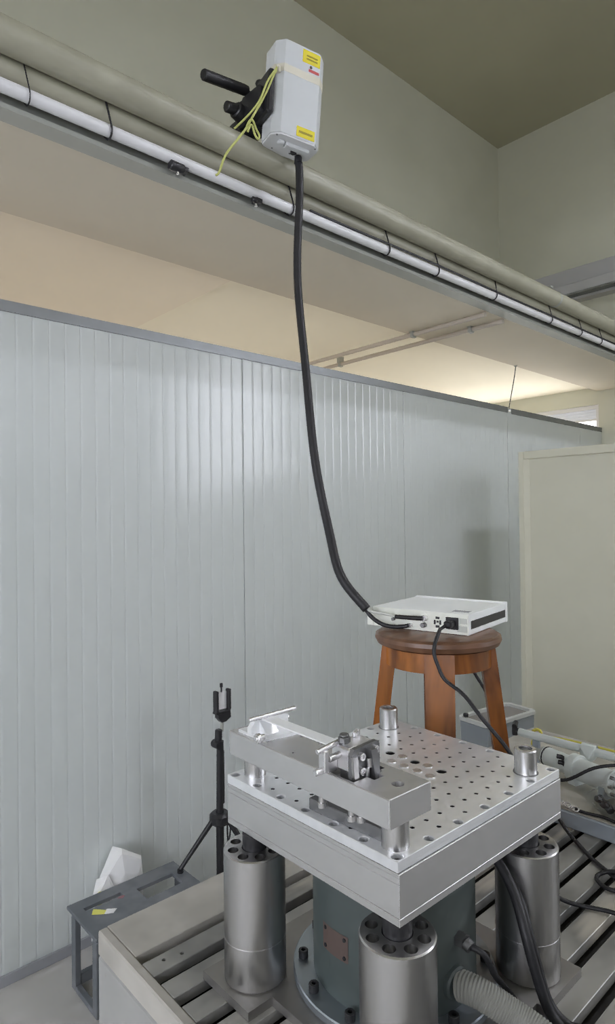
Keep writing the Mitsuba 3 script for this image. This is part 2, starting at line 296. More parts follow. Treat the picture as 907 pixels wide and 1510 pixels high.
# conduits crossing the soffit
for x, n in ((2.885, 'left'), (3.06, 'right')):
    k = thing('ceiling_conduit', f'thin beige conduit across the soffit, the {n} one of the two', 'conduit', 'conduits on the soffit')
    part(k, 'tube', rod((x, 1.77, ZC-.016), (x, 5.9, ZC-.016), .0125, 14), 'conduit_beige', 30)
    for y in ((2.24,) if n == 'left' else (1.97, 3.0)):
        part(k, 'saddle', cat([box(x-.022, x+.022, y-.012, y+.012, ZC-.006, ZC+.034), box(x-.018, x+.018, y-.012, y+.012, ZC-.034, ZC-.004, .004)]), 'steel_grey_paint')
k = thing('hanger_wire', 'thin wire hanging from the soffit down to a partition seam at right', 'wire')
part(k, 'wire', tube([(4.095, 2.275, ZC), (4.075, 2.277, 2.53), (4.04, 2.279, 2.42), (4.0, 2.28, 2.295)], .0032, 24, 6), 'seam_dark', True)
part(k, 'rose', cyl(4.095, 2.275, ZC-.006, ZC, .012, 14), 'steel_grey_paint', 30)

# ------------------------------------------------------------------ laser head on its tripod head
LA = math.atan2(-.225, .974); Lo = np.array([1.342, 1.494, 2.770])
LR = trimesh.transformations.rotation_matrix(LA, (0, 0, 1)) @ trimesh.transformations.rotation_matrix(math.radians(3.2), (0, 1, 0)) @ trimesh.transformations.rotation_matrix(math.radians(3.0), (1, 0, 0))
LR[:3, 3] = Lo
def LT(m):
    m = m.copy(); m.apply_transform(LR); return m
LW, LC, LD, LH = .0640, .0245, .116, .300
OCT = [(-LW, 0), (LW, 0), (LW+LC, LC), (LW+LC, LD-LC), (LW, LD), (-LW, LD), (-LW-LC, LD-LC), (-LW-LC, LC)]
def scaled(s): return [(x*s, LD/2+(y-LD/2)*s) for x, y in OCT]
k = thing('laser_head', 'white octagonal laser measuring head mounted upright above the pipes', 'laser sensor')
part(k, 'housing', LT(prism(scaled(1.0), .006, LH-.004)), 'white_plastic')
part(k, 'end_plate', LT(prism(scaled(.965), 0, .0062)), 'end_grey', label='grey end plate with sockets')
part(k, 'top_plate', LT(prism(scaled(.97), LH-.0045, LH)), 'white_plastic')
part(k, 'strap', LT(prism(__import__('shapely').Polygon(scaled(1.015)).difference(__import__('shapely').Polygon(scaled(.99))), 0.198, .222)), 'strap_beige', label='pale beige band around the housing')
part(k, 'strap_buckle', LT(cat([box(-LW-LC-.006, -LW-.012, -.002, .028, .190, .207, .002), rod((-LW-.02, -.004, .182), (-LW-.02, -.004, .200), .004, 10)])), 'strap_beige')
y0 = part(k, 'warning_label', LT(box(-.002, LW-.002, -.0012, 0, LH-.048, LH-.008)), 'label_yellow', label='yellow label near the top')
for i in range(2): part(y0, 'printed_line', LT(box(.012, LW-.012, -.0017, -.001, LH-.027-.010*i, LH-.022-.010*i)), 'print_olive')
y1 = part(k, 'warning_label', LT(box(-.008, .058, -.0012, 0, .012, .044)), 'label_yellow', label='yellow label near the bottom')
part(y1, 'printed_line', LT(box(.0, .05, -.0017, -.001, .024, .031)), 'print_olive')
part(k, 'rating_label', LT(box(.022, .060, -.0012, 0, .228, .2365)), 'label_red', label='small red printed strip')
part(k, 'red_mark', LT(lathe([(0, 0), (.0045, 0), (.0045, .0015), (0, .0015)]).apply_transform(trimesh.transformations.rotation_matrix(math.pi/2, (1, 0, 0))).apply_translation((.030, 0, .2435))), 'print_dark')
part(k, 'socket_block', LT(box(-.028, .058, .028, .050, -.012, .001, .002)), 'white_plastic', label='white socket block under the end plate')
part(k, 'socket_block', LT(box(-.055, -.033, .026, .046, -.012, .001, .004)), 'white_plastic')
part(k, 'jack', LT(cyl(.018, .066, -.008, .001, .0105, 20)), 'black_plastic', 30)
for x, y in ((-.07, .012), (.07, .012), (-.05, .09), (.05, .095), (.012, .084)): part(k, 'screw', LT(cyl(x, y, -.002, .001, .0028, 10)), 'steel_dark', 30)
part(k, 'top_knob', LT(cat([rod((.0, .06, LH), (.0, .06, LH+.02), .006, 10), rod((-.02, .06, LH+.02), (.03, .06, LH+.024), .005, 10)])), 'steel_dark', 30)
# black pan head
k = thing('tripod_head', 'black pan head with long handle clamping the laser above the pipes', 'tripod head')
part(k, 'mount_plate', LT(box(-LW-LC-.022, -LW-LC, .01, .11, .06, .20, .006)), 'black_plastic')
part(k, 'tilt_block', cat([rod((1.285, 1.622, 2.870), (1.285, 1.742, 2.870), .042, 24, .004), box(1.262, 1.322, 1.612, 1.712, 2.835, 2.968, .008), box(1.225, 1.29, 1.545, 1.64, 2.845, 2.93, .006), rod((1.230, 1.652, 2.875), (1.300, 1.652, 2.875), .036, 20, .005)]), 'black_plastic', 30)
part(k, 'pan_base', cyl(1.30, 1.748, 2.775, 2.86, .046, 28, .006), 'black_plastic', 30)
part(k, 'column', rod((1.31, 1.84, ZC+.158), (1.30, 1.752, 2.785), .020, 16), 'black_plastic', 30)
part(k, 'foot', cat([cyl(1.315, 1.85, ZC+.150, ZC+.166, .06, 24), rod((1.315, 1.85, ZC+.163), (1.315, 2.25, ZC+.163), .012, 12), rod((1.315, 1.85, ZC+.163), (1.75, 1.98, ZC+.163), .012, 12)]), 'black_plastic', 30)
part(k, 'locking_knob', cat([rod((1.165, 1.642, 2.875), (1.205, 1.642, 2.882), .017, 14, .003), rod((1.200, 1.642, 2.882), (1.260, 1.652, 2.870), .026, 16, .004)]), 'black_plastic', 30)
part(k, 'locking_knob', cat([rod((1.332, 1.632, 2.980), (1.272, 1.612, 2.988), .012, 12, .003)]), 'black_plastic', 30)
hd = part(k, 'handle', cat([rod((1.130, 1.642, 2.948), (1.345, 1.662, 2.986), .0062, 12)]), 'black_plastic', 30)
a, b = np.array((1.080, 1.642, 2.938)), np.array((1.260, 1.652, 2.972))
part(hd, 'grip', tube([a, a+(b-a)*.01, a+(b-a)*.1, a+(b-a)*.5, a+(b-a)*.85, b], [.0150]*4+[.0168]*50+[.0155]*4+[.010]*2, 60, 16), 'black_rubber', 40)
part(k, 'level_dial', rod((1.305, 1.607, 2.838), (1.305, 1.594, 2.836), .010, 16), 'strap_beige', 30, 'small pale dial')
part(k, 'level_dial', rod((1.312, 1.600, 2.808), (1.312, 1.592, 2.806), .008, 16), 'white_plastic', 30, 'small white dial')
# yellow-green cord
k = thing('tie_cord', 'thin yellow-green cord looped from the laser strap down over the pipes', 'cord')
part(k, 'strand', tube([(1.256, 1.496, 2.966), (1.239, 1.486, 2.941), (1.209, 1.486, 2.891), (1.180, 1.486, 2.824), (1.149, 1.496, 2.774), (1.132, 1.506, 2.751), (1.109, 1.521, 2.723)], .0032, 50, 8), 'cord_yellow', True)
part(k, 'strand', tube([(1.256, 1.496, 2.956), (1.236, 1.486, 2.926), (1.204, 1.486, 2.856), (1.169, 1.486, 2.791), (1.144, 1.486, 2.746), (1.125, 1.486, 2.712), (1.084, 1.496, 2.651), (1.059, 1.506, 2.606), (1.050, 1.514, 2.571), (1.039, 1.518, 2.556)], .0034, 60, 8), 'cord_yellow', True)
part(k, 'knot', tube([(1.129, 1.486, 2.721), (1.149, 1.481, 2.744), (1.166, 1.486, 2.726), (1.176, 1.486, 2.714), (1.172, 1.486, 2.701), (1.159, 1.486, 2.711), (1.144, 1.480, 2.728), (1.132, 1.486, 2.706)], .0034, 50, 8), 'cord_yellow', True)
# sensor cable hanging to the controller
CP = [(1.405, 1.563, 2.748), (1.403, 1.557, 2.70), (1.392, 1.548, 2.595), (1.378, 1.545, 2.412), (1.371, 1.53, 2.251), (1.358, 1.492, 2.064), (1.339, 1.453, 1.902), (1.324, 1.412, 1.727), (1.319, 1.37, 1.58), (1.307, 1.327, 1.478), (1.294, 1.282, 1.391), (1.300, 1.236, 1.335), (1.318, 1.20, 1.292)]
k = thing('sensor_cable', 'thick black cable hanging from the laser head down to the stool', 'cable')
part(k, 'sheath', tube(CP, .0132, 140, 14), 'black_rubber', True)
part(k, 'gland', LT(cyl(.045, .082, -.028, -.001, .0125, 18, .002)), 'black_plastic', 30)

# ------------------------------------------------------------------ cabinet at the right
k = thing('cabinet', 'tall cream cabinet with raised frame standing against the partition at right', 'cabinet')
CX, CY1, CY0, CZ = 3.34, 1.85, -0.05, 1.92
part(k, 'carcass', box(CX+.035, CX+.50, CY0, CY1-.002, 0.0, CZ-.002), 'cabinet_paint')
part(k, 'frame_stile', box(CX, CX+.035, CY1-.034, CY1, 0, CZ, .003), 'cabinet_paint')
part(k, 'frame_bevel', hullof([(x, y, z) for z in (.06, CZ-.045) for x, y in ((CX+.003, CY1-.034), (CX+.020, CY1-.062), (CX+.034, CY1-.062), (CX+.034, CY1-.034))]), 'cabinet_paint')
part(k, 'frame_stile', box(CX, CX+.035, CY0, CY0+.055, 0, CZ, .004), 'cabinet_paint')
part(k, 'frame_rail', box(CX, CX+.035, CY0+.055, CY1-.034, CZ-.045, CZ, .003), 'cabinet_paint')
part(k, 'frame_rail', box(CX, CX+.035, CY0+.055, CY1-.034, 0, .06, .003), 'cabinet_paint')
part(k, 'door_panel', box(CX+.018, CX+.034, CY0+.055, CY1-.062, .06, CZ-.045, .001), 'cabinet_paint')

# ------------------------------------------------------------------ T-slot bed
BZ, BX0, BX1, BY1, BY0 = .71, .549, 2.34, 1.254, -1.30  # bed carried on out of view to darken reflections in the table plate
k = thing('slotted_bed', 'large pale cast-iron T-slot bed carrying the shaker', 'machine bed')
part(k, 'base', box(BX0, BX1, BY0, BY1, .0, BZ-.05, .004), 'bed_paint', label='off-white painted base')
part(k, 'end_rim', box(BX0, BX0+.020, BY0, BY1, BZ-.05, BZ, .003), 'cast_iron_rim')
part(k, 'end_rim', box(BX1-.03, BX1, BY0, BY1, BZ-.05, BZ, .003), 'cast_iron_rim')
SP, SW, S0 = .0715, .026, 1.116
ys = [S0-SP*i for i in range(40)]
tops = [(ys[0]+SW/2, BY1)]+[(ys[i+1]+SW/2, ys[i]-SW/2) for i in range(len(ys)-1) if ys[i+1]-SW/2 > BY0]
for i, (a, b) in enumerate(tops):
    m = box(BX0+.020, BX1-.03, a, b, BZ-.022, BZ-(.0 if i == 0 else .0006), .0012)
    if i == 1: m = fromM(toM(m)-mcyl(.605, (a+b)/2+.004, BZ-.02, BZ+.01, .0042, 14)-mcyl(.64, (a+b)/2-.004, BZ-.02, BZ+.01, .0042, 14))
    part(k, 'rail', m, 'cast_iron_rim' if i == 0 else 'cast_iron')
part(k, 'slot_floor', box(BX0+.02, BX1-.03, BY0, BY1, BZ-.049, BZ-.0415), 'slot_shade_iron')
for i, (a, b) in enumerate(tops):
    if i: part(k, 'slot_web', box(BX0+.02, BX1-.03, a+.012, b-.012, BZ-.042, BZ-.0221), 'slot_shade_iron')

# ------------------------------------------------------------------ shaker
RP = -.009; PC = (.919, .772)
def PL(m, dz=0.0): return xf(m, PC[0], PC[1], dz, RP)
CXY = {'A': (.700, .921), 'B': (.705, .590), 'C': (1.070, .588), 'D': (1.090, .925)}
SC = (.893, .757)
from shapely.geometry import box as sbox, Point
from shapely.ops import unary_union
bp = unary_union([sbox(.684, .535, 1.115, .985)]+[sbox(x-.068, y-.068, x+.068, y+.068) for x, y in CXY.values()])
solo('base_plate', prism(bp, BZ, .7255), 'base_steel', 'flat steel plate bolted on the bed under the columns and shaker body', 'plate', smooth=False)
WHERE = {'A': 'standing at the left under the table plate', 'B': 'nearest the camera under the front corner of the table plate', 'C': 'standing at the right under the table plate', 'D': 'hidden behind the shaker body'}
for c, (x, y) in CXY.items():
    k = thing('support_column', f'thick round steel column {WHERE[c]}', 'column', 'columns under the table plate')
    r, z0, z1 = .056, .7255, .953
    M = toM(cyl(x, y, z0, z1, r, 72, .002))
    for i in range(8):
        t = math.pi/8+i*math.pi/4; M = M-mcyl(x+.0395*math.cos(t), y+.0395*math.sin(t), z1-.022, z1+.01, .0098, 24)
    M = M-mcyl(x, y, z1-.012, z1+.01, .023, 32)
    part(k, 'barrel', fromM(M), 'steel_ground', 35)
    part(k, 'seam_ring', lathe([(r-.001, .799), (r+.0006, .799), (r+.0006, .8003), (r-.001, .8003), (r-.001, .799)], x, y, 0, 72), 'chrome', 30)
    part(k, 'socket_screw', cat([cyl(x+.0395*math.cos(math.pi/8+i*math.pi/4), y+.0395*math.sin(math.pi/8+i*math.pi/4), z1-.0215, z1-.013, .0075, 16) for i in range(8)]), 'steel_dark', 30)
    part(k, 'shaded_spigot', cyl(x, y, z1-.013, .979, .0215, 32), 'black_plastic', 30)  # black in place of steel: shade of the gap under the plate
k = thing('shaker_body', 'dark green cylindrical shaker body between the columns', 'shaker')
part(k, 'drum', lathe([(0, .740), (.147, .740), (.147, .925), (.140, .935), (0, .935)], SC[0], SC[1], 0, 80), 'shaker_green', 40)
part(k, 'flange', lathe([(0, .7255), (.182, .7255), (.184, .7275), (.184, .738), (.182, .740), (0, .740)], SC[0], SC[1], 0, 80), 'flange_blue', 35, 'steel flange with bluish sheen')
for i in range(12):
    t = math.radians(15+30*i); bx, by = SC[0]+.166*math.cos(t), SC[1]+.166*math.sin(t)
    if all(math.hypot(bx-x, by-y) > .066 for x, y in CXY.values()):
        part(k, 'flange_bolt', fromM(toM(cyl(bx, by, .740, .7535, .0088, 24, .001))-mcyl(bx, by, .747, .76, .0045, 6)), 'black_plastic', 30)
part(k, 'armature', lathe([(0, .935), (.10, .935), (.10, .979), (0, .979)], SC[0], SC[1], 0, 48), 'steel_dark', 35)
def onbody(t, z, r=.147): return np.array([SC[0]+r*math.cos(t), SC[1]+r*math.sin(t), z])
# riveted name plate, blank
t0 = math.radians(168); npl = []
for i in range(9):
    for z in (.812, .856): npl.append((*onbody(t0+math.radians(-2+i*3.0), z-i*.0005, .1478)[:2], z))
v = np.array(npl); f = []
for i in range(8): f += [(2*i, 2*i+2, 2*i+3), (2*i, 2*i+3, 2*i+1)]
v2 = v.copy(); v2[:, :2] = SC+(v[:, :2]-SC)*(.1462/.1478); nn = len(v)
f2 = f+[tuple(np.array(q)[::-1]+nn) for q in f]
part(k, 'name_plate', TM(np.vstack([v, v2]), f2), 'plate_rust', label='brownish blank plate with four holes')
for i, z in ((1, .819), (1, .849), (7, .819), (7, .849)):
    q = onbody(t0+math.radians(-2+i*3.0), z, .1470); q2 = onbody(t0+math.radians(-2+i*3.0), z, .1492)
    part(k, 'rivet', rod(q, q2, .0032, 10), 'black_plastic', 30)
part(k, 'cable_gland', cat([rod(onbody(math.radians(-93), .852, .14), onbody(math.radians(-93), .852, .162), .0125, 6), rod(onbody(math.radians(-93), .852, .162), onbody(math.radians(-93), .848, .172), .010, 16)]), 'steel_dark', 30)
part(k, 'hose_port', rod(onbody(math.radians(-97), .785, .14), onbody(math.radians(-97), .785, .156), .0265, 32, .003), 'shaker_green', 35)
# ribbed air hose
HP = spline([onbody(math.radians(-97), .785, .157), (.886, .56, .782), (.902, .525, .767), (.912, .485, .755), (.91, .43, .745), (.90, .36, .742), (.89, .25, .742)], 400)
solo('air_hose', tube(HP, .0225+.0007*np.sin(np.arange(400)*2*math.pi/6.0), 400, 20, False), 'hose_cloth', 'pale ribbed air hose coming out of the shaker body', 'hose', smooth=True)
solo('signal_cable', tube([onbody(math.radians(-93), .849, .170), (.897, .565, .836), (.917, .562, .80), (.943, .553, .765), (.962, .541, .733), (.985, .52, .7165), (1.02, .46, .7165)], .0052, 60, 8), 'black_rubber', 'thin black cable plugged into the side of the shaker body', 'cable', smooth=True)
k = thing('power_cable', 'thick black twin cable running down in front of the right column', 'cable')
for i, (dx, dy) in enumerate(((0, 0), (.020, .004))):
    part(k, 'strand', tube([(1.02+dx, .69+dy, .963-.01*i), (1.005+dx, .62+dy, .945-.01*i), (.99+dx, .57+dy, .905-.012*i), (.968+dx, .535+dy, .855-.01*i), (.972+dx*.7, .517+dy, .79), (.980+dx*.5, .495+dy, .735+.004*i), (.978+dx, .45+dy, .7205), (.97+dx, .36+dy, .7205)], .0088 if i == 0 else .0078, 70, 10), 'black_rubber', True)

# ------------------------------------------------------------------ table plate with tapped holes
k = thing('table_plate', 'square aluminium vibration table plate full of tapped holes', 'table plate')
HX, HY = .236, .2085
def PLM(M): return PL(fromM(M))
Z0, Z1, Z2, Z3 = .979, .991, 1.0535, 1.070
part(k, 'lower_plate', PL(box(-HX, HX, -HY, HY, Z0, Z1-.0006, .0008)), 'alu')
body = toM(box(-HX, HX, -HY, HY, Z1, Z2-.0008, .0008))
for zz in (1.0385, 1.0475): body = body-mbox(-HX-.01, -HX+.0008, -HY-.01, HY+.01, zz-.0005, zz+.0005)
part(k, 'middle_plate', PLM(body), 'alu')
top = toM(box(-HX, HX, -HY+.0022, HY, Z2, Z3, .0009))
holes = []
small = []
for i in range(-6, 7):
    for j in range(-5, 6):
        x, y = .035*i-.0035, .0322*j+.003
        if abs(i) == 6 and j % 2 == 0: continue
        if min(math.hypot(x-px, y-py) for px, py in ((.067, .067), (.066, .003), (.066, -.06), (-.205, -.172), (-.2, .172), (.178, -.17), (.185, .172))) < .027: continue
        if any(math.hypot(x-px, y-py) < .0145 for px, py in ((.034, .036), (.068, .036), (.034, .004), (.067, -.027), (.034, -.028), (.031, -.06))): continue
        small.append((x, y))
small += [(-.111+.0705*i, -.184) for i in range(4)]+[(-.111+.0705*i, .192) for i in range(4)]
perim = sorted({(round(-.226+.0749*i, 4), s*.1955) for i in range(7) for s in (-1, 1)} | {(s*.2235, round(-.1955+.06517*j, 4)) for j in range(7) for s in (-1, 1)})
perim = [(x, y) for x, y in perim]
cut = [mcyl(x, y, Z2+.0015, Z3+.01, .0041, 12) for x, y in small]
cut += [mcyl(x, y, Z2+.003, Z3+.01, .0076, 20) for x, y in perim]+[mcyl(x, y, Z3-.0013, Z3+.0002, .0075, 24, .0090) for x, y in perim]
cut += [mcyl(x, y, Z2+.001, Z3+.01, .0099, 24) for x, y in ((.067, .067), (.066, .003), (.066, -.06))]
top = top-m3.Manifold.batch_boolean(cut, m3.OpType.Add)
tp = part(k, 'upper_plate', PLM(top), 'alu_top')
liner = lathe([(.0037, -.0009), (.0037, -.0143), (0, -.0143), (0, -.0146), (.0041, -.0146), (.0041, -.0009), (.0037, -.0009)], n=12)  # dark thread liner; shade inside the hole is put into its colour
for x, y in small: part(tp, 'hole_shade_liner', PL(xf(liner, x, y, Z3)), 'hole_shade', 35)
for x, y in ((.067, .067), (.066, .003), (.066, -.06)): part(tp, 'large_shade_liner', PL(xf(lathe([(.0095, -.002), (.0095, -.0148), (0, -.0148), (0, -.0151), (.0099, -.0151), (.0099, -.002), (.0095, -.002)], n=24), x, y, Z3)), 'hole_shade', 35)
for x, y in perim: part(tp, 'socket_bolt', PL(xf(lathe([(0, -.0130), (.0074, -.0130), (.0074, -.0078), (.0064, -.0070), (.0038, -.0070), (.0034, -.011), (0, -.011)], n=16), x, y, Z3)), 'bolt_shade', 35)
for x, y in ((.034, .036), (.068, .036), (.034, .004), (.067, -.027), (.034, -.028), (.031, -.060)):
    part(tp, 'blanking_plug', PL(xf(lathe([(0, -.002), (.0098, -.002), (.0098, .0012), (.0088, .0020), (0, .0020)], n=28), x, y, Z3)), 'alu_bright', 30)
# posts on the corners
PINS = {'A': (-.197, .173), 'B': (-.203, -.174), 'C': (.1775, -.170), 'D': (.186, .174)}
PW_ = {'A': 'under the far left end of the thick bar', 'B': 'under the near end of the thick bar', 'C': 'standing free on the right corner of the table plate', 'D': 'standing free on the far corner of the table plate'}
for c, (x, y) in PINS.items():
    k = thing('steel_post', f'short polished steel post {PW_[c]}', 'post', 'posts on the table plate')
    p = lathe([(0, 0), (.0212, 0), (.0212, .0015), (.0205, .003), (.0205, .0425), (.0190, .0450), (.0125, .0450), (.0118, .036), (0, .036)], n=56) if c in 'CD' else lathe([(0, 0), (.0205, 0), (.0205, .0445), (0, .0445)], n=56)
    part(k, 'barrel', PL(xf(p, x, y, Z3)), 'steel', 30)
    if c in 'CD':
        part(k, 'centre_screw', PL(xf(cyl(0, 0, .036, .0425, .0085, 18, .001), x, y, Z3)), 'steel_dark', 30)
        part(k, 'collar_ring', PL(xf(lathe([(.0205, 0), (.0228, 0), (.0228, .0012), (.0205, .0012), (.0205, 0)], n=48), x, y, Z3)), 'steel_dark', 30)

# ------------------------------------------------------------------ fixture bar and clamped sample
BC, RB = (.7205, .768), -.02
def BL(m): return xf(m, BC[0], BC[1], 0, RB)
BH, BW = .197, .0468
BZ0, BZ1 = 1.115, 1.158
bar = toM(box(-BW, BW, -BH, BH, BZ0, BZ1, .0012))
bar = bar-mbox(-.0405, .022, -.122, -.056, BZ1-.016, BZ1+.02)-mbox(-.012, .010, -.137, -.119, BZ1-.016, BZ1+.02)-mbox(.021, .034, -.117, -.098, BZ1-.016, BZ1+.02)
bar = bar-mcyl(.003, -.170, BZ1-.02, BZ1+.01, .0095, 26)
for x, y in ((-.03, .03), (-.03, .10), (.03, .03), (.03, .08), (.03, .16), (-.03, .16)): bar = bar-mcyl(x, y, BZ1-.012, BZ1+.01, .003, 12)
solo('fixture_bar', BL(fromM(bar)), 'alu', 'thick aluminium bar resting on two posts along the left of the table plate', 'bar', smooth=False)
solo('spacer_strip', PL(xf(box(-.013, .013, -.083, .083, 0, .019, .001), -.232+.030, -.085, Z3, .05)), 'steel_dark', 'dark steel strip lying on the table plate under the thick bar', 'strip', smooth=False)
for x, y, lab in ((-.224, -.040, 'left'), (-.222, -.104, 'middle'), (-.214, -.116, 'right')):
    solo('leg_bolt', PL(cat([cyl(x, y, Z3+.0185, BZ0+.001, .0055, 18), cyl(x, y, Z3+.018, Z3+.026, .0075, 18)])), 'steel', f'small steel bolt in the gap under the thick bar, the {lab} one', 'bolt', 'bolts under the bar', smooth=35)
# far support: triangular white block with a rod on top
k = thing('sample_support', 'bright aluminium block with a cross rod at the far end of the bar', 'support block')
part(k, 'base', BL(prism([(-.036, .104), (.040, .092), (.048, .128), (.048, .178), (-.038, .178)], BZ1, BZ1+.005)), 'alu_white')
part(k, 'back_wall', BL(hullof([(x, y, z) for y in (.138, .150) for x, z in ((-.038, BZ1+.005), (.048, BZ1+.005), (.048, BZ1+.024), (.040, BZ1+.027), (-.028, BZ1+.027), (-.038, BZ1+.015))])), 'alu_white')
part(k, 'gusset', BL(hullof([(x, y, z) for x in (-.020, .008) for y, z in ((.138, BZ1+.005), (.138, BZ1+.026), (.116, BZ1+.005))])), 'alu_white')
part(k, 'cross_rod', BL(rod((-.046, .134, BZ1+.0335), (.062, .134, BZ1+.0335), .0038, 16, .0008)), 'chrome', 30)
part(k, 'clamp_bar', BL(box(-.036, .058, .1375, .147, BZ1+.0275, BZ1+.031, .001)), 'alu_bright')
part(k, 'side_bolt', BL(cat([rod((-.056, .102, BZ1+.010), (-.036, .102, BZ1+.010), .0050, 14, .001), rod((-.054, .102, BZ1+.010), (-.046, .102, BZ1+.010), .0085, 14, .001)])), 'chrome', 30)
part(k, 'side_bolt', BL(rod((.046, .150, BZ1+.014), (.058, .150, BZ1+.014), .0042, 12, .001)), 'chrome', 30)
solo('sample_beam', BL(box(-.018, .008, -.068, .134, BZ1+.0275, BZ1+.0298)), 'strip_white', 'thin flat aluminium strip spanning from the far support to the clamp', 'test strip', smooth=False)
# near clamp
k = thing('sample_clamp', 'steel clamp block with bolted front plate in the pocket of the bar', 'clamp')
part(k, 'block', BL(box(-.034, .026, -.106, -.066, BZ1+.006, BZ1+.043, .003)), 'alu_bright')
part(k, 'pedestal', BL(box(-.022, .018, -.102, -.072, BZ1-.016, BZ1+.006, .002)), 'steel_dark')
fp = part(k, 'front_plate', BL(hullof([(x, y, z) for y in (-.1135, -.106) for x, z in ((-.036, BZ1-.015), (.026, BZ1-.015), (-.036, BZ1+.034), (-.030, BZ1+.043), (.020, BZ1+.046), (.026, BZ1+.040))])), 'steel_dark', label='dark steel front plate')
for x, z in ((-.017, .030), (-.017, .008), (.014, .034)):
    M = fromM(toM(lathe([(0, 0), (.0062, 0), (.0062, .0055), (.0054, .0062), (0, .0062)], n=18))-mcyl(0, 0, .003, .01, .003, 6))
    M.apply_transform(trimesh.transformations.rotation_matrix(math.pi/2, (1, 0, 0))); M.apply_translation((x, -.1135, BZ1+z))
    part(fp, 'cap_screw', BL(M), 'chrome', 35)
part(fp, 'lever', BL(hullof([(x+dx, y, z) for y in (-.126, -.1136) for x, z, w in ((.000, BZ1+.040, .006), (.010, BZ1-.012, .006)) for dx in (-w, w)])), 'steel_dark')
part(fp, 'lever', BL(hullof([(x+dx, y, z) for y in (-.119, -.1136) for x, z, w in ((-.033, BZ1+.034, .005), (-.029, BZ1-.014, .005)) for dx in (-w, w)])), 'steel_ground')
part(fp, 'pin', BL(rod((-.008, -.118, BZ1-.012), (-.007, -.118, BZ1+.012), .0035, 12)), 'chrome', 30)
part(fp, 'pin', BL(rod((-.002, -.118, BZ1+.012), (-.003, -.118, BZ1+.026), .0045, 12)), 'steel', 30)
part(k, 'knob', BL(cat([cyl(-.026, -.088, BZ1+.043, BZ1+.048, .005, 14), cyl(-.026, -.088, BZ1+.047, BZ1+.056, .0098, 8, .001), cyl(-.026, -.088, BZ1+.056, BZ1+.060, .0075, 14, .001)])), 'steel_dark', 30, 'dark knurled knob on top')
part(k, 'clamp_rod', BL(rod((-.074, -.078, BZ1+.041), (-.020, -.078, BZ1+.047), .0042, 14, .0008)), 'chrome', 30)
part(k, 'clamp_rod', BL(rod((-.056, -.085, BZ1+.028), (-.030, -.085, BZ1+.030), .0052, 14, .0008)), 'steel', 30)
part(k, 'side_lug', BL(box(-.066, -.056, -.086, -.072, BZ1+.008, BZ1+.041, .0015)), 'alu_bright')
part(k, 'side_lug', BL(box(-.056, -.034, -.082, -.070, BZ1+.004, BZ1+.024, .002)), 'alu_bright')
part(k, 'side_bolt', BL(rod((-.080, -.08, BZ1+.012), (-.056, -.08, BZ1+.012), .005, 14, .001)), 'chrome', 30)
part(k, 'top_screw', BL(cyl(.012, -.074, BZ1+.043, BZ1+.052, .0042, 12, .001)), 'chrome', 30)
part(k, 'top_screw', BL(cyl(.021, -.070, BZ1+.043, BZ1+.052, .0042, 12, .001)), 'chrome', 30)

# ------------------------------------------------------------------ stool
ST = (1.415, 1.03); SZ = 1.240
k = thing('stool', 'round wooden stool with splayed orange-brown legs standing on the bed', 'stool')
part(k, 'seat', lathe([(0, -.034), (.150, -.034), (.163, -.028), (.169, -.016), (.167, -.006), (.158, 0), (0, 0)], ST[0], ST[1], SZ, 64), 'stool_seat_wood', 35, 'dark worn round seat')
part(k, 'apron', lathe([(.118, -.085), (.142, -.085), (.142, -.033), (.118, -.033), (.118, -.085)], ST[0], ST[1], SZ, 48), 'stool_wood', 35)
va = math.atan2(ST[1], ST[0])
for i, da in enumerate((math.pi, math.pi/2, -math.pi/2, 0)):
    a = va+da+.03; rd = np.array([math.cos(a), math.sin(a), 0]); tg = np.array([-math.sin(a), math.cos(a), 0]); o = np.array([ST[0], ST[1], 0])
    P = []
    for z, rr, w in ((SZ-.034, .128, .037), (BZ, .190, .034)):
        for dr_ in (-.020, .020):
            for s in (-1, 1): P.append(o+rd*(rr+dr_)+tg*(s*w)+np.array([0, 0, z]))
    part(k, 'leg', hullof(P), 'stool_wood')
# ------------------------------------------------------------------ controller box
CR = math.radians(10.0); CC = (1.517, 1.092)
def CB(m): return xf(m, CC[0], CC[1], SZ, CR)
cx, cyh, ch = .136, .146, .056
k = thing('controller_box', 'flat white electronics box lying on the stool with cables in its rear panel', 'controller')
part(k, 'case', CB(box(-cx, cx-.012, -cyh, cyh, .001, ch, .0015)), 'case_white')
part(k, 'front_bezel', CB(box(cx-.012, cx+.003, -cyh-.002, cyh+.002, 0, ch+.003, .002)), 'case_white')
rp = part(k, 'rear_panel', CB(box(-cx-.0025, -cx, -cyh+.001, cyh-.001, .001, ch-.001, .0005)), 'ivory_case', label='ivory rear panel with sockets')
part(k, 'rear_flange', CB(box(-cx-.006, -cx, cyh-.004, cyh+.016, .002, ch-.004, .001)), 'ivory_case')
part(k, 'side_vent', CB(box(-cx+.012, cx-.016, -cyh-.0015, -cyh+.001, .016, .037)), 'black_plastic', label='black strip along the side')
part(k, 'top_sticker', CB(box(-.110, -.085, -.132, -.085, ch, ch+.0006)), 'sticker_grey', label='dark grey sticker on top')
X = -cx-.0025
part(rp, 'power_inlet', CB(box(X-.006, X, -.118, -.084, .014, .045, .001)), 'black_plastic')
part(rp, 'rating_sticker', CB(box(X-.0006, X, -.142, -.121, .030, .044)), 'sticker_pale')
part(rp, 'rating_sticker', CB(box(X-.0006, X, -.142, -.114, .008, .024)), 'sticker_pale')
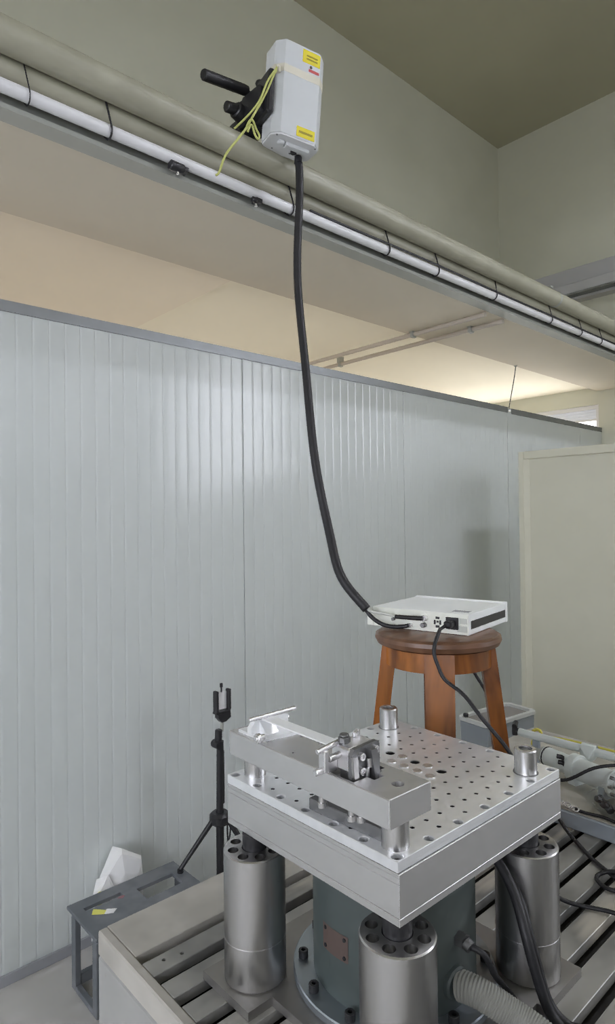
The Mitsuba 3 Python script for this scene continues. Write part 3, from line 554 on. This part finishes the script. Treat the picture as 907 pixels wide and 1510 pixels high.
for y, z, w, h in ((-.058, .040, .011, .006), (-.066, .028, .005, .012), (-.050, .028, .005, .012), (-.058, .017, .011, .006), (-.058, .030, .006, .005)):
    part(rp, 'fuse_slot', CB(box(X-.001, X, y-w/2, y+w/2, z-h/2, z+h/2)), 'black_plastic')
part(rp, 'connector', CB(rod((X, -.022, .037), (X-.014, -.022, .037), .0085, 18, .001)), 'chrome', 30)
part(rp, 'connector', CB(rod((X, -.020, .018), (X-.016, -.020, .018), .0065, 16, .001)), 'steel_dark', 30)
part(rp, 'connector', CB(rod((X, .020, .014), (X-.014, .020, .014), .0055, 14, .001)), 'chrome', 30)
part(rp, 'connector', CB(rod((X, .075, .026), (X-.010, .075, .026), .0045, 14, .001)), 'steel_dark', 30)
part(rp, 'plug', CB(cat([rod((X-.014, -.022, .037), (X-.016, .010, .036), .0062, 14), rod((X-.016, .008, .036), (X-.016, .062, .035), .0058, 14, .001)])), 'black_plastic', 30)
def CBp(x, y, z):
    c, s = math.cos(CR), math.sin(CR); return (CC[0]+c*x-s*y, CC[1]+s*x+c*y, SZ+z)
solo('plug_lead', tube([CBp(X-.016, .060, .035), CBp(X-.02, .085, .040), CBp(X-.03, .115, .044), CBp(X-.040, .145, .050)], .0038, 30, 8), 'sticker_pale', 'thin grey lead from the controller rear panel into the thick cable', 'lead', smooth=True)
solo('sensor_lead', tube([CBp(X-.038, .142, .048), CBp(X-.036, .112, .022), CBp(X-.030, .080, .010), CBp(X-.022, .048, .009), CBp(X-.014, .022, .014)], .0058, 40, 8), 'black_rubber', 'black lead curving along the bottom of the controller rear panel', 'lead', smooth=True)
# mains cord and second cord
pe = CBp(X-.006, -.100, .030)
k = thing('mains_lead', 'black mains cord hanging from the controller socket in front of the stool', 'power cord')
part(k, 'plug', CB(box(X-.034, X-.004, -.112, -.090, .021, .039, .004)), 'black_plastic')
part(k, 'cord', tube([CBp(X-.030, -.098, .030), CBp(X-.050, -.092, .022), (1.285, .932, 1.262), (1.256, .925, 1.225), (1.258, .915, 1.19), (1.262, .90, 1.160), (1.262, .852, 1.136), (1.252, .80, 1.10), (1.25, .757, 1.066), (1.25, .72, 1.03), (1.26, .70, .97), (1.28, .69, .85), (1.30, .66, .74), (1.34, .60, .7155), (1.36, .5, .7155)], .0046, 90, 8), 'black_rubber', True)
solo('rear_cord', tube([(1.60, 1.12, 1.228), (1.61, 1.115, 1.215), (1.62, 1.085, 1.15), (1.62, 1.063, 1.11), (1.62, 1.038, 1.074), (1.62, 1.017, 1.048), (1.62, .99, .99), (1.615, .98, .86), (1.60, .975, .75), (1.57, .97, .7155), (1.50, .90, .7155)], .0046, 70, 8), 'black_rubber', 'black cord hanging behind the stool between its front and right legs', 'cord', smooth=True)

# ------------------------------------------------------------------ grey bin with rimmed tray
BA = math.atan2(1.546-1.701, 2.534-2.513)
k = thing('storage_bin', 'grey bin with a pale rimmed tray top behind the stool legs beside the cabinet', 'bin')
def BN(m): return xf(m, 2.715, 1.63, 0, -.12)
part(k, 'body', BN(hullof([(sx*w, sy*h, z) for sx in (-1, 1) for sy in (-1, 1) for z, w, h in ((0, .155, .065), (.58, .175, .08))])), 'bin_grey')
from shapely.geometry import LineString
def rrect(w, h, r): return sbox(-w+r, -h+r, w-r, h-r).buffer(r, 8)
part(k, 'rim', BN(prism(rrect(.188, .092, .03).difference(rrect(.168, .072, .022)), .587, .603)), 'bin_rim')
part(k, 'tray', BN(prism(rrect(.1675, .0715, .022), .582, .590)), 'tray_brown')
part(k, 'latch', BN(cyl(-.165, .055, .602, .618, .012, 14, .002)), 'black_plastic', 30)

# ------------------------------------------------------------------ hydraulic actuator group at the right
k = thing('base_block', 'blue-grey steel base block on the bed carrying the hydraulic actuator', 'base block')
part(k, 'block', box(1.655, 2.10, -.10, 1.10, BZ, .752, .003), 'blue_grey_paint')
part(k, 'deck', box(1.662, 2.09, -.09, 1.09, .752, .756, .001), 'oily_plate', label='oily stained top')
k = thing('actuator', 'pale grey hydraulic cylinder with a middle flange lying on the blue-grey block', 'hydraulic cylinder')
A0, A1 = np.array([1.872, .969, .802]), np.array([1.812, .735, .802]); AD = (A1-A0)/np.linalg.norm(A1-A0); AN = np.array([AD[1], -AD[0], 0])
def on_axis(t, n=0, z=0): return A0+AD*t+AN*n+np.array([0, 0, z])
part(k, 'barrel', cat([rod(on_axis(.012), on_axis(.125), .028, 36, .002), rod(on_axis(.125), on_axis(.245), .032, 36, .002)]), 'actuator_paint', 35)
part(k, 'flange', cat([rod(on_axis(.112), on_axis(.138), .040, 40, .002), hullof([on_axis(t, n, z) for t in (.112, .138) for n, z in ((-.03, .0), (.03, .0), (-.02, -.046), (.02, -.046))])]), 'actuator_paint', 35)
part(k, 'flange', rod(on_axis(.245), on_axis(.256), .038, 32, .002), 'actuator_paint', 35)
part(k, 'end_cap', cat([rod(on_axis(0), on_axis(.012), .025, 32, .002), rod(on_axis(-.05), on_axis(0), .012, 20)]), 'steel_grey_paint', 35)
part(k, 'clamp_ring', rod(on_axis(.018), on_axis(.022), .0292, 36), 'black_plastic', 35)
part(k, 'piston_rod', rod(on_axis(.256), on_axis(.42), .014, 24), 'chrome', 35)
part(k, 'cradle', hullof([on_axis(t, n, z) for t in (.222, .24) for n, z in ((-.03, -.01), (.03, -.01), (-.035, -.046), (.035, -.046))]), 'blue_grey_paint')
for t in np.linspace(0, 2*math.pi, 8, endpoint=False):
    q = on_axis(.256, .032*math.cos(t), .032*math.sin(t)); part(k, 'end_bolt', rod(q, q+AD*.012, .005, 8), 'steel_dark', 30)
for z, t in ((.028, .100), (.012, .104)): part(k, 'fitting', cat([rod(on_axis(t, .026, z), on_axis(t-.012, .038, z+.002), .0065, 12, .001), rod(on_axis(t+.008, .030, z), on_axis(t+.002, .034, z), .007, 6)]), 'black_plastic', 30)
k = thing('hydraulic_pipe', 'long pale grey pipe lying behind the hydraulic cylinder', 'pipe')
part(k, 'tube', rod((1.915, 1.07, .837), (1.905, .0, .837), .0125, 24), 'actuator_paint', 35)
part(k, 'joint', hullof(np.vstack([rod((1.912, .86, .837), (1.912, .82, .837), .020, 20).vertices, rod((1.895, .85, .818), (1.893, .83, .818), .014, 20).vertices])), 'actuator_paint', 35)
part(k, 'valve', cat([rod((1.915, 1.07, .837), (1.915, 1.092, .837), .010, 14), rod((1.912, 1.085, .825), (1.912, 1.085, .858), .009, 12), rod((1.90, 1.08, .856), (1.925, 1.088, .862), .008, 12)]), 'black_plastic', 30, 'small black valve at the pipe end')
for y in (.62, 1.0): part(k, 'stand', box(1.905, 1.92, y, y+.02, .756, .826), 'blue_grey_paint')
k = thing('yellow_hose', 'thin yellow hose running along behind the grey pipe at the foot of the cabinet', 'hose')
part(k, 'tube', tube([(2.02, 1.08, .768), (2.0, 1.05, .80), (1.99, .96, .820), (1.99, .8, .823), (1.99, .5, .823), (1.99, .0, .823)], .006, 60, 10), 'yellow_paint', True)
part(k, 'coil', tube([(1.965+.012*math.cos(t)*.6, 1.035+.014*math.sin(t), .830+.009*math.cos(t)) for t in np.linspace(0, 9, 24)], .005, 60, 8), 'yellow_paint', True)
part(k, 'bracket', box(1.98, 2.0, .45, .48, .756, .818), 'blue_grey_paint')
# clear plastic bag with fittings
rng = np.random.default_rng(2)
g = trimesh.creation.icosphere(4, 1.0); v = g.vertices*np.array([.070, .14, .045])
v = v*(0.86+0.3*mikit.meshkit.fbm(g.vertices*2.3+5, 3)[:, None]); v[:, 2] = np.maximum(v[:, 2], -.026)
g = TM(v+np.array([1.735, .63, .7835]), g.faces)
k = thing('plastic_bag', 'clear plastic bag with dark fittings lying below the hydraulic cylinder', 'plastic bag')
part(k, 'film', g, 'clear_film', True)
for i in range(6):
    q = np.array([1.70+.016*(i % 2), .595+.024*i, .768+.004*(i % 3)]); part(k, 'fitting', cat([rod(q, q+np.array([.02, .022, .006]), .011, 10, .002), rod(q+np.array([.0, .012, .008]), q+np.array([-.012, .016, .016]), .008, 8, .001)]), 'black_plastic' if i % 3 else 'steel_dark', 30)
k = thing('wire_bundle', 'small silver shackle and chain lying beside the plastic bag', 'chain')
for i in range(6):
    c = np.array([1.682-.004*i, .835-.013*i, .761+.003*(i % 2)]); tt = np.linspace(0, 2*math.pi, 20)
    ring = np.column_stack([c[0]+.005*np.cos(tt), c[1]+.010*np.sin(tt), c[2]+(.004*np.cos(tt) if i % 2 else .001*np.cos(tt))])
    part(k, 'link', tube(ring, .0022, 30, 6), 'alu_bright', True)
solo('ground_lead', tube([(1.672, .775, .7605), (1.668, .74, .7605), (1.676, .70, .7605), (1.668, .66, .7605), (1.672, .58, .7605), (1.672, .45, .7605)], .0040, 50, 7), 'black_rubber', 'thin dark cable trailing along the edge of the blue-grey base block', 'cable', smooth=True)
solo('bed_cable', tube([(1.645, .87, .79), (1.625, .83, .775), (1.612, .797, .755), (1.598, .765, .733), (1.585, .732, .717), (1.535, .668, .7155), (1.50, .61, .7155), (1.46, .57, .7155), (1.44, .59, .7155), (1.455, .625, .7155), (1.485, .632, .7155), (1.50, .605, .7255), (1.50, .56, .7155), (1.52, .48, .7155)], .0048, 130, 8), 'black_rubber', 'black cable falling past the plate onto the bed in a loop', 'cable', smooth=True)
solo('actuator_cable', tube([(1.775, .965, .80), (1.768, .925, .795), (1.752, .88, .79), (1.745, .83, .80), (1.765, .78, .835), (1.79, .74, .852), (1.82, .66, .87), (1.84, .5, .90), (1.85, .3, .90), (1.85, .1, .88)], .0046, 80, 8), 'black_rubber', 'black cable sagging across the hydraulic cylinder', 'cable', smooth=True)

# ------------------------------------------------------------------ low steel bench behind the bed
k = thing('low_bench', 'low grey steel bench with two slots in its top behind the bed', 'bench')
X0, X1, Y0, Y1, TZ = .826, 1.235, 1.90, 2.135, .25
plate = toM(box(X0, X1, Y0, Y1, TZ-.012, TZ, .002))-mbox(.862, .995, 2.062, 2.083, TZ-.03, TZ+.01)-mbox(1.045, 1.188, 1.985, 2.062, TZ-.03, TZ+.01)
part(k, 'top', fromM(plate), 'bench_steel')
part(k, 'front_skirt', box(X0, X1, Y0, Y0+.012, TZ-.06, TZ-.012, .002), 'bench_steel')
for x in (X0, X1-.02):
    part(k, 'leg', box(x, x+.020, 2.065, 2.095, 0, TZ-.012, .002), 'bench_steel'); part(k, 'leg', box(x, x+.020, Y0, Y0+.03, 0, TZ-.012, .002), 'bench_steel')
    part(k, 'floor_rail', box(x, x+.020, Y0+.03, 2.065, 0, .018, .002), 'bench_steel')
part(k, 'stretcher', box(X0+.02, X1-.02, 2.07, 2.09, 0.01, .045, .002), 'bench_steel')
part(k, 'gusset', prism([(0, 0), (.05, 0), (0, .10)], 0, .004).apply_transform(trimesh.transformations.rotation_matrix(math.pi/2, (1, 0, 0))).apply_translation((1.184, 1.99, TZ-.112)), 'bench_steel')
part(k, 'spill', prism([(.970, 2.055), (.985, 2.045), (.998, 2.055), (.992, 2.061), (.980, 2.0615)], TZ, TZ+.0006), 'spill_red', label='red paint stain')
part(k, 'spill', prism([(.868, 2.03), (.90, 2.005), (.915, 2.02), (.898, 2.04), (.885, 2.055)], TZ, TZ+.0006), 'print_yellow', label='yellow paint stain')
part(k, 'spill', prism([(.90, 2.005), (.925, 1.99), (.945, 2.005), (.92, 2.025), (.905, 2.02)], TZ, TZ+.0005), 'paper_white', label='white paint stain')
# crumpled white bag
def crumple(c, s, seed, amp=.22, tilt=0.0):
    g = trimesh.creation.icosphere(4, 1.0); v = g.vertices.copy(); q = np.sign(v)*np.abs(v)**.55
    cells = np.random.default_rng(seed).normal(size=(22, 3)); cells /= np.linalg.norm(cells, axis=1, keepdims=True)
    d = (v@cells.T).max(1); v = q*(1-amp*(1-d)[:, None]*3)
    v = v+.05*(mikit.meshkit.fbm(v*3+seed, 3)[:, None]-.5); v = v*np.array(s)
    M = trimesh.transformations.rotation_matrix(tilt, (0, 1, 0))[:3, :3]; return TM(v@M.T+np.array(c), g.faces)
k = thing('paper_bag', 'crumpled white bag leaning on the partition behind the low bench', 'bag')
part(k, 'sack', hullof([(1.00, 2.17, .0), (1.13, 2.17, .0), (1.00, 2.24, .0), (1.13, 2.24, .0), (.995, 2.165, .19), (.985, 2.175, .262), (1.038, 2.16, .338), (1.050, 2.18, .345), (1.120, 2.17, .298), (1.115, 2.158, .29), (1.128, 2.175, .22), (1.10, 2.155, .24), (1.045, 2.150, .27), (1.04, 2.24, .335), (1.11, 2.24, .29), (.99, 2.24, .24)]), 'paper_white', label='upright folded part of the bag')
part(k, 'flap', hullof([(.930, 2.15, .205), (.935, 2.17, .235), (.985, 2.158, .282), (.992, 2.17, .275), (1.012, 2.15, .215), (.995, 2.145, .20), (.94, 2.145, .13), (1.0, 2.145, .13), (.96, 2.20, .26), (.94, 2.20, .05), (1.0, 2.20, .05), (.95, 2.15, .0), (.995, 2.15, .0)]), 'paper_white')
part(k, 'fold', hullof([(1.045, 2.150, .270), (1.10, 2.1525, .242), (1.112, 2.156, .286), (1.055, 2.152, .315)]), 'paper_white')
part(k, 'printed_band', cat([box(.942, .953, 2.140, 2.150, .15, .243, .002)]), 'print_yellow', label='yellow print on the flap')

# ------------------------------------------------------------------ small phone tripod
k = thing('phone_tripod', 'small black tripod with an empty phone clamp standing behind the bed', 'tripod')
tx, ty = 1.372, 2.02
part(k, 'centre_column', cat([rod((tx, ty, .10), (tx, ty, .44), .0150, 18), rod((tx, ty, .44), (tx+.004, ty, .70), .0135, 18), rod((tx+.012, ty, .46), (tx+.012, ty, .66), .009, 14)]), 'black_plastic', 30)
part(k, 'hub', cat([cyl(tx, ty, .385, .43, .040, 24, .010), box(tx+.02, tx+.085, ty-.02, ty+.0, .405, .42, .003), box(tx+.075, tx+.09, ty-.02, ty, .40, .44, .003)]), 'black_plastic', 30)
for e in ((1.212, 2.045, TZ+.012), (1.56, 1.80, .012), (1.50, 2.19, .012)):
    e = np.array(e); d = e[:2]-np.array([tx, ty]); d /= np.linalg.norm(d); b0 = np.array([tx+.03*d[0], ty+.03*d[1], .405])
    lg = part(k, 'leg', rod(b0, e, .0105, 14, r2=.008), 'black_plastic', 30)
    part(lg, 'foot', rod(e, e-np.array([0, 0, .012]), .011, 12), 'black_rubber', 30)
part(k, 'strap_loop', tube([(tx+.035, ty-.01, .40), (tx+.038, ty-.012, .34), (tx+.03, ty-.012, .31), (tx+.026, ty-.012, .34), (tx+.026, ty-.01, .40)], .003, 30, 6), 'black_rubber', True)
part(k, 'crank', cat([rod((tx-.012, ty-.01, .70), (tx-.012, ty-.01, .705), .02, 16), rod((tx-.010, ty-.02, .690), (tx-.010, ty+.02, .690), .016, 16), rod((tx-.004, ty, .70), (tx-.002, ty, .745), .014, 16, .003)]), 'black_plastic', 30)
part(k, 'stem', rod((tx+.012, ty, .735), (tx+.014, ty, .79), .007, 12), 'steel_grey_paint', 30)
part(k, 'clamp_base', hullof([(tx+dx, ty+dy, z) for dy in (-.012, .012) for dx, z in ((-.010, .815), (.045, .815), (-.010, .79), (.048, .785), (.005, .772), (.025, .772))]), 'black_plastic')
part(k, 'clamp_jaw', box(tx-.020, tx-.006, ty-.012, ty+.012, .812, .893, .003), 'black_plastic')
part(k, 'clamp_jaw', box(tx+.038, tx+.051, ty-.012, ty+.012, .812, .893, .003), 'black_plastic')
part(k, 'clamp_back', box(tx-.006, tx+.038, ty+.004, ty+.008, .818, .885), 'paper_white', label='pale back of the clamp')
part(k, 'clamp_shelf', box(tx-.022, tx+.045, ty-.014, ty+.012, .806, .815, .002), 'black_plastic')
part(k, 'clamp_screw', cat([rod((tx+.012, ty, .885), (tx+.012, ty, .92), .003, 10), rod((tx+.012, ty, .905), (tx+.012, ty, .918), .006, 10)]), 'black_plastic', 30)
